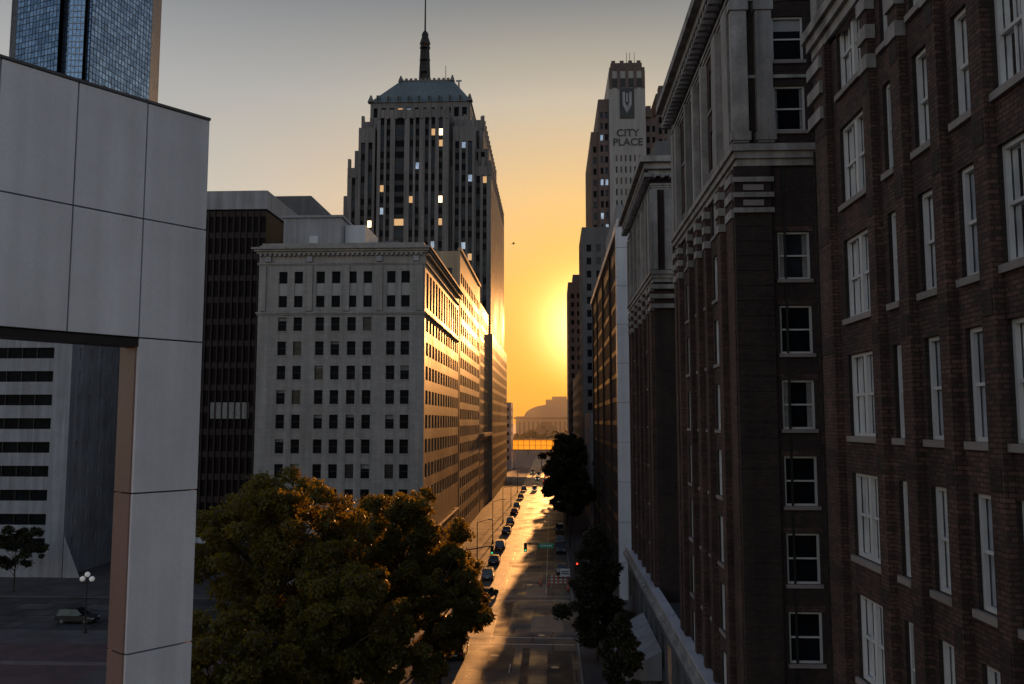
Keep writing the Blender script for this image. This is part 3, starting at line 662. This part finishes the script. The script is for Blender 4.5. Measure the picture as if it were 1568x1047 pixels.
# ---------------------------------------------------------------- cars
def car(x,y,rot,ci,lights='tail',suv=False):
    c=MB(); P_='car_paint%d'%ci; Lh=2.3; w=.92; top=1.72 if suv else 1.43
    low=[(-Lh,.32),(-Lh-.03,.62),(-Lh+.08,.92),(-1.35,.98),(1.0,.96),(Lh-.15,.78),(Lh,.55),(Lh-.05,.3)]
    def loft(prof,w0,w1,mid,m):
        n=len(prof); Lp=[(p[0],-(w0 if p[1]<mid else w1),p[1]) for p in prof]; Rp=[(p[0],-q[1],p[1]) for p,q in zip(prof,Lp)]
        c.poly(Lp[::-1],m); c.poly(Rp,m)
        for i in range(n):
            j=(i+1)%n; c.poly([Lp[i],Lp[j],Rp[j],Rp[i]],m)
    loft(low,w,w*.96,.7,P_)
    r0=-2.15 if suv else -1.75; r1=-1.95 if suv else -1.15
    cab=[(r0,.93),(r1,top-.06),(r1+.25,top),(.05,top),(.3,top-.05),(1.1,.93)]
    loft(cab,w*.93,w*.76,1.1,'car_glass')
    c.box(r1+.1,.2,-w*.74,w*.74,top-.02,top+.03,P_)
    for s_ in(-1,1):
        for px in(-.45,):
            c.poly([(px-.05,s_*w*.935,.95),(px+.05,s_*w*.935,.95),(px+.05,s_*w*.775,top-.02),(px-.05,s_*w*.775,top-.02)],P_)
        for wx in(-1.45,1.45):
            c.cyl((wx,s_*(w-.2),.33),(wx,s_*(w+.02),.33),.34,.34,'tyre',14); c.cyl((wx,s_*(w+.02),.33),(wx,s_*(w+.03),.33),.2,.18,'grey_metal',10)
        c.box(.75,.95,s_*(w+.08)-.09,s_*(w+.08)+.09,.95,1.1,P_)
        c.box(-Lh-.04,-Lh+.1,s_*.68-.16,s_*.68+.16,.66,.82,'barrier_red' if lights!='on' else 'red_light'); c.box(Lh-.12,Lh+.02,s_*.66-.16,s_*.66+.16,.58,.7,'head_light' if lights=='on' else 'frame_white')
    c.box(-Lh-.06,Lh+.03,-w*.9,w*.9,.3,.42,'black')
    c.box(-Lh-.05,-Lh-.03,-.26,.26,.5,.62,'frame_white')
    o=c.build('parked_car' if lights!='on' else 'car'); o.location=(x,y,.0); o.rotation_euler=(0,0,rad(rot))
k=0
for y,ci in[(133,5),(147,1),(164,4),(187,5),(203,1),(226,3),(240,1),(270,5),(300,1)]:
    car(-9.9,y,90,ci,suv=k%2==0); k+=1
for y,ci in[(138,5),(160,1),(172,0),(190,5)]:
    car(1.5,y,-90,ci,suv=k%2==0); k+=1
for x,y,rt,ci in[(-9.0,118.5,75,1),(-6.2,300,-90,4),(-2.7,340,90,1),(-6,380,-90,5),(-2.6,405,90,3),(-9,400,-90,1),(-6.2,355,-90,1),(-2.6,372,90,5)]:
    car(x,y,rt,ci,'on',suv=k%2==0); k+=1
for x,y,ci in[(-57,102,1)]: car(x,y,0,ci,suv=True); k+=1
car(-1.6,73.2,90,2); car(-9.9,90,90,1,suv=True)
# ---------------------------------------------------------------- street furniture
def globe_lamp(x,y,h=5.6):
    c=MB(); c.cyl((0,0,0),(0,0,.6),.22,.14,'dark_metal',10); c.cyl((0,0,.6),(0,0,h-.4),.09,.06,'dark_metal',8)
    for dx,dz in((-.55,-.25),(.55,-.25),(0,.25)):
        c.cyl((0,0,h-.9),(dx,0,h-.55+dz),.035,.035,'dark_metal',6); c.cyl((dx,0,h-.55+dz),(dx,0,h-.4+dz),.12,.12,'dark_metal',8); c.ball((dx,0,h-.12+dz),.3,'lamp_globe',12)
    o=c.build('globe_street_lamp'); o.location=(x,y,.13)
globe_lamp(-53,96.5,6.4); globe_lamp(-42,95,5.6); globe_lamp(-12.2,93,5.2)
def lamp(x,y,s=1):
    c=MB(); c.cyl((0,0,0),(0,0,.8),.2,.12,'dark_metal',8); c.cyl((0,0,.8),(0,0,8.2),.1,.06,'dark_metal',8); c.cyl((0,0,8.1),(s*1.9,0,8.6),.05,.04,'dark_metal',6)
    c.box(min(s*1.7,s*2.5),max(s*1.7,s*2.5),-.15,.15,8.5,8.68,'grey_metal'); o=c.build('street_lamp'); o.location=(x,y,.13)
for y in(135,170,205,245,290): lamp(-11.8,y,1)
for y in(130,165,230): lamp(3.3,y,-1)
def signal(x,y,arm,name='traffic_signal'):
    c=MB(); s=1 if arm>0 else -1
    c.cyl((0,0,0),(0,0,.5),.22,.18,'dark_metal',10); c.cyl((0,0,.5),(0,0,6.6),.13,.09,'dark_metal',8); c.cyl((0,0,6.3),(arm,0,6.9),.09,.05,'dark_metal',8)
    def head(px,pz,on):
        c.box(px-.22,px+.22,-.18,.12,pz-1.2,pz,'black')
        for j,mm in enumerate(('red_light','dark_metal','dark_metal') if on else ('dark_metal','dark_metal','green_light')):
            zc=pz-.22-.38*j; c.cyl((px,-.19,zc),(px,-.22,zc),.13,.13,mm,10); c.cyl((px,-.18,zc+.1),(px,-.42,zc+.14),.16,.16,'black',8,False)
    head(arm,6.95,False); head(0,4.4,True)
    if abs(arm)>5:
        c.box(arm*.6-1.1 ,arm*.6+1.1,-.06,-.02,6.25,6.95,'sign_green')
        c.box(arm*.6-.8 ,arm*.6+.8,-.068,-.062,6.5,6.72,'frame_white'); 
        for q in np.arange(-.7,.7,.25): c.box(arm*.6+q,arm*.6+q+.08,-.074,-.069,6.49,6.73,'sign_green')
    o=c.build(name); o.location=(x,y,.13)
signal(3.4,121,-7.2); signal(-11.8,118.5,3.5); 
c=MB()
for x in(-1.1,1.1):
    c.box(x-.05,x+.05,-.5,.5,0,.08,'grey_metal'); c.box(x-.04,x+.04,-.04,.04,.08,1.6,'grey_metal')
for z in(.5,.95,1.4):
    for i in range(8): c.box(-1.3+i*.325,-1.3+(i+1)*.325,-.08,-.045,z,z+.2,'barrier_red' if i%2 else 'frame_white')
c.box(.1,1.5,-.12,-.085,1.5,2.6,'frame_white'); c.box(.25,1.35,-.13,-.122,2.1,2.25,'black'); c.box(.25,1.35,-.13,-.122,1.8,1.95,'black')
o=c.build('road_barricade'); o.location=(1.0,127,.0)
for (x,y) in[(-.6,127.5),(-1.8,128),(2.2,124.5)]:
    c=MB(); c.box(-.25,.25,-.25,.25,0,.05,'black'); c.cyl((0,0,.05),(0,0,.95),.2,.05,'barrier_red',10); c.cyl((0,0,.45),(0,0,.62),.135,.1,'frame_white',10); o=c.build('traffic_cone'); o.location=(x,y,.01)
def planter(x,y):
    c=MB(); c.cyl((0,0,0),(0,0,.8),.5,.68,'concrete_dk',12); c.cyl((0,0,.8),(0,0,.86),.74,.74,'concrete_dk',12); 
    for i in range(260):
        a_=random.uniform(0,6.28);r_=random.uniform(0,.65);z=.85+random.uniform(0,.75)*(1-r_*.6); q=[(r_*math.cos(a_)+random.uniform(-.1,.1),r_*math.sin(a_)+random.uniform(-.1,.1),z+random.uniform(-.1,.1)) for _ in range(4)]; c.poly(q,'leaf_dark')
    o=c.build('street_planter'); o.location=(x,y,.13)
for x,y in[(-12,88),(-12.3,84),(-12.4,126)]: planter(x,y)
c=MB(); c.ball((0,0,0),.12,'black',8,.7); c.cyl((0,0,0),(-.35,0,.02),.08,.02,'black',6); c.cyl((.05,0,.02),(.22,0,.03),.06,.02,'black',6)
for s_ in(-1,1): c.poly([(.1,s_*.05,.03),(-.1,s_*.05,.03),(-.12,s_*.35,.16),(.06,s_*.38,.18)],'black'); c.poly([(.06,s_*.38,.18),(-.12,s_*.35,.16),(-.12,s_*.7,.08)],'black')
o=c.build('bird'); o.location=(-5.3,118,49); 
# ---------------------------------------------------------------- light
az=rad(SUN_AZ);el=rad(SUN_EL)
sd=Vector((math.sin(az)*math.cos(el),math.cos(az)*math.cos(el),math.sin(el)))
l=bpy.data.lights.new('sun','SUN'); l.energy=5; l.angle=rad(.6); l.color=(1,.42,.12)
lo=bpy.data.objects.new('sun',l); S.collection.objects.link(lo); lo.rotation_euler=(-sd).to_track_quat('-Z','Y').to_euler()
w=bpy.data.worlds.new('World'); S.world=w; w.use_nodes=True; nt=w.node_tree; bg=nt.nodes['Background']
sky=N(nt,'ShaderNodeTexSky',sky_type='NISHITA'); sky.sun_disc=False; sky.sun_elevation=el; sky.sun_rotation=az
sky.air_density=1.; sky.dust_density=1.2; sky.ozone_density=1.; sky.altitude=300
def vs(a,op,b=None,sc=None):
    n=N(nt,'ShaderNodeVectorMath',operation=op); 
    if hasattr(a,'links'): L(nt,a,n.inputs[0])
    else: n.inputs[0].default_value=a
    if b is not None:
        if hasattr(b,'links'): L(nt,b,n.inputs[1])
        else: n.inputs[1].default_value=b
    if sc is not None:
        if hasattr(sc,'links'): L(nt,sc,n.inputs['Scale'])
        else: n.inputs['Scale'].default_value=sc
    return n
tc=N(nt,'ShaderNodeTexCoord'); D=vs(tc.outputs['Generated'],'NORMALIZE').outputs[0]
sep=N(nt,'ShaderNodeSeparateXYZ'); L(nt,D,sep.inputs[0])
zf=math_(nt,'DIVIDE',sep.outputs[2],.6)
def cramp(st):
    n=N(nt,'ShaderNodeValToRGB'); L(nt,zf,n.inputs[0]); cr=n.color_ramp
    while len(cr.elements)<len(st): cr.elements.new(.5)
    for e_,(p_,c_) in zip(cr.elements,st): e_.position=p_; e_.color=(*c_,1)
    return n.outputs[0]
near=cramp([(0,(.80,.27,.010)),(.09,(.90,.34,.012)),(.25,(.92,.46,.065)),(.43,(.86,.57,.24)),(.6,(.62,.53,.40)),(.76,(.26,.26,.255)),(1,(.16,.18,.21))])
far_=cramp([(0,(.75,.42,.16)),(.2,(.72,.57,.38)),(.43,(.58,.55,.49)),(.6,(.42,.42,.415)),(.76,(.23,.245,.265)),(1,(.16,.175,.20))])
hz=vs(D,'MULTIPLY',(1,1,0)); hn=vs(hz.outputs[0],'NORMALIZE')
caz=vs(hn.outputs[0],'DOT_PRODUCT',(math.sin(az),math.cos(az),0)).outputs['Value']
f_az=math_(nt,'EXPONENT',math_(nt,'DIVIDE',math_(nt,'SUBTRACT',caz,1.),.04))
mixc=N(nt,'ShaderNodeMix',data_type='RGBA'); L(nt,f_az,mixc.inputs['Factor']); L(nt,far_,mixc.inputs[6]); L(nt,near,mixc.inputs[7])
cth=vs(D,'DOT_PRODUCT',tuple(sd)).outputs['Value']
def glow(wd,col):
    e_=math_(nt,'EXPONENT',math_(nt,'DIVIDE',math_(nt,'SUBTRACT',cth,1.),wd)); return vs(col,'SCALE',sc=e_).outputs[0]
g1=glow(.0010,(2.4,1.6,.65)); g2=glow(.007,(.24,.11,.005))
front=vs(vs(mixc.outputs[2],'ADD',g1).outputs[0],'ADD',g2).outputs[0]
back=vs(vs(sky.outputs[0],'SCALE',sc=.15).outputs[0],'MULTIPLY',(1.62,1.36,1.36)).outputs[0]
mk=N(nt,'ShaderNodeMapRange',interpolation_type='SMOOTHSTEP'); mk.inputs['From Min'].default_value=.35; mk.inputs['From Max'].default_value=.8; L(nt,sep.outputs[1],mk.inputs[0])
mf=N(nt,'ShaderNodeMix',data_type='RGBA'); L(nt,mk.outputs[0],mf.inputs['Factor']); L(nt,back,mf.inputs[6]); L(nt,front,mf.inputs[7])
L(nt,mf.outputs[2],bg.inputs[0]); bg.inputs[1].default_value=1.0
# ---------------------------------------------------------------- camera
cd=bpy.data.cameras.new('camera'); co=bpy.data.objects.new('camera',cd); S.collection.objects.link(co); S.camera=co
cd.lens=29.85; cd.sensor_width=36; cd.clip_end=9000; cd.clip_start=.1
co.location=(0,0,H); co.rotation_euler=(rad(90+5.36),0,rad(2.69))
S.view_settings.view_transform='Standard'; S.view_settings.look='None'; S.view_settings.exposure=0
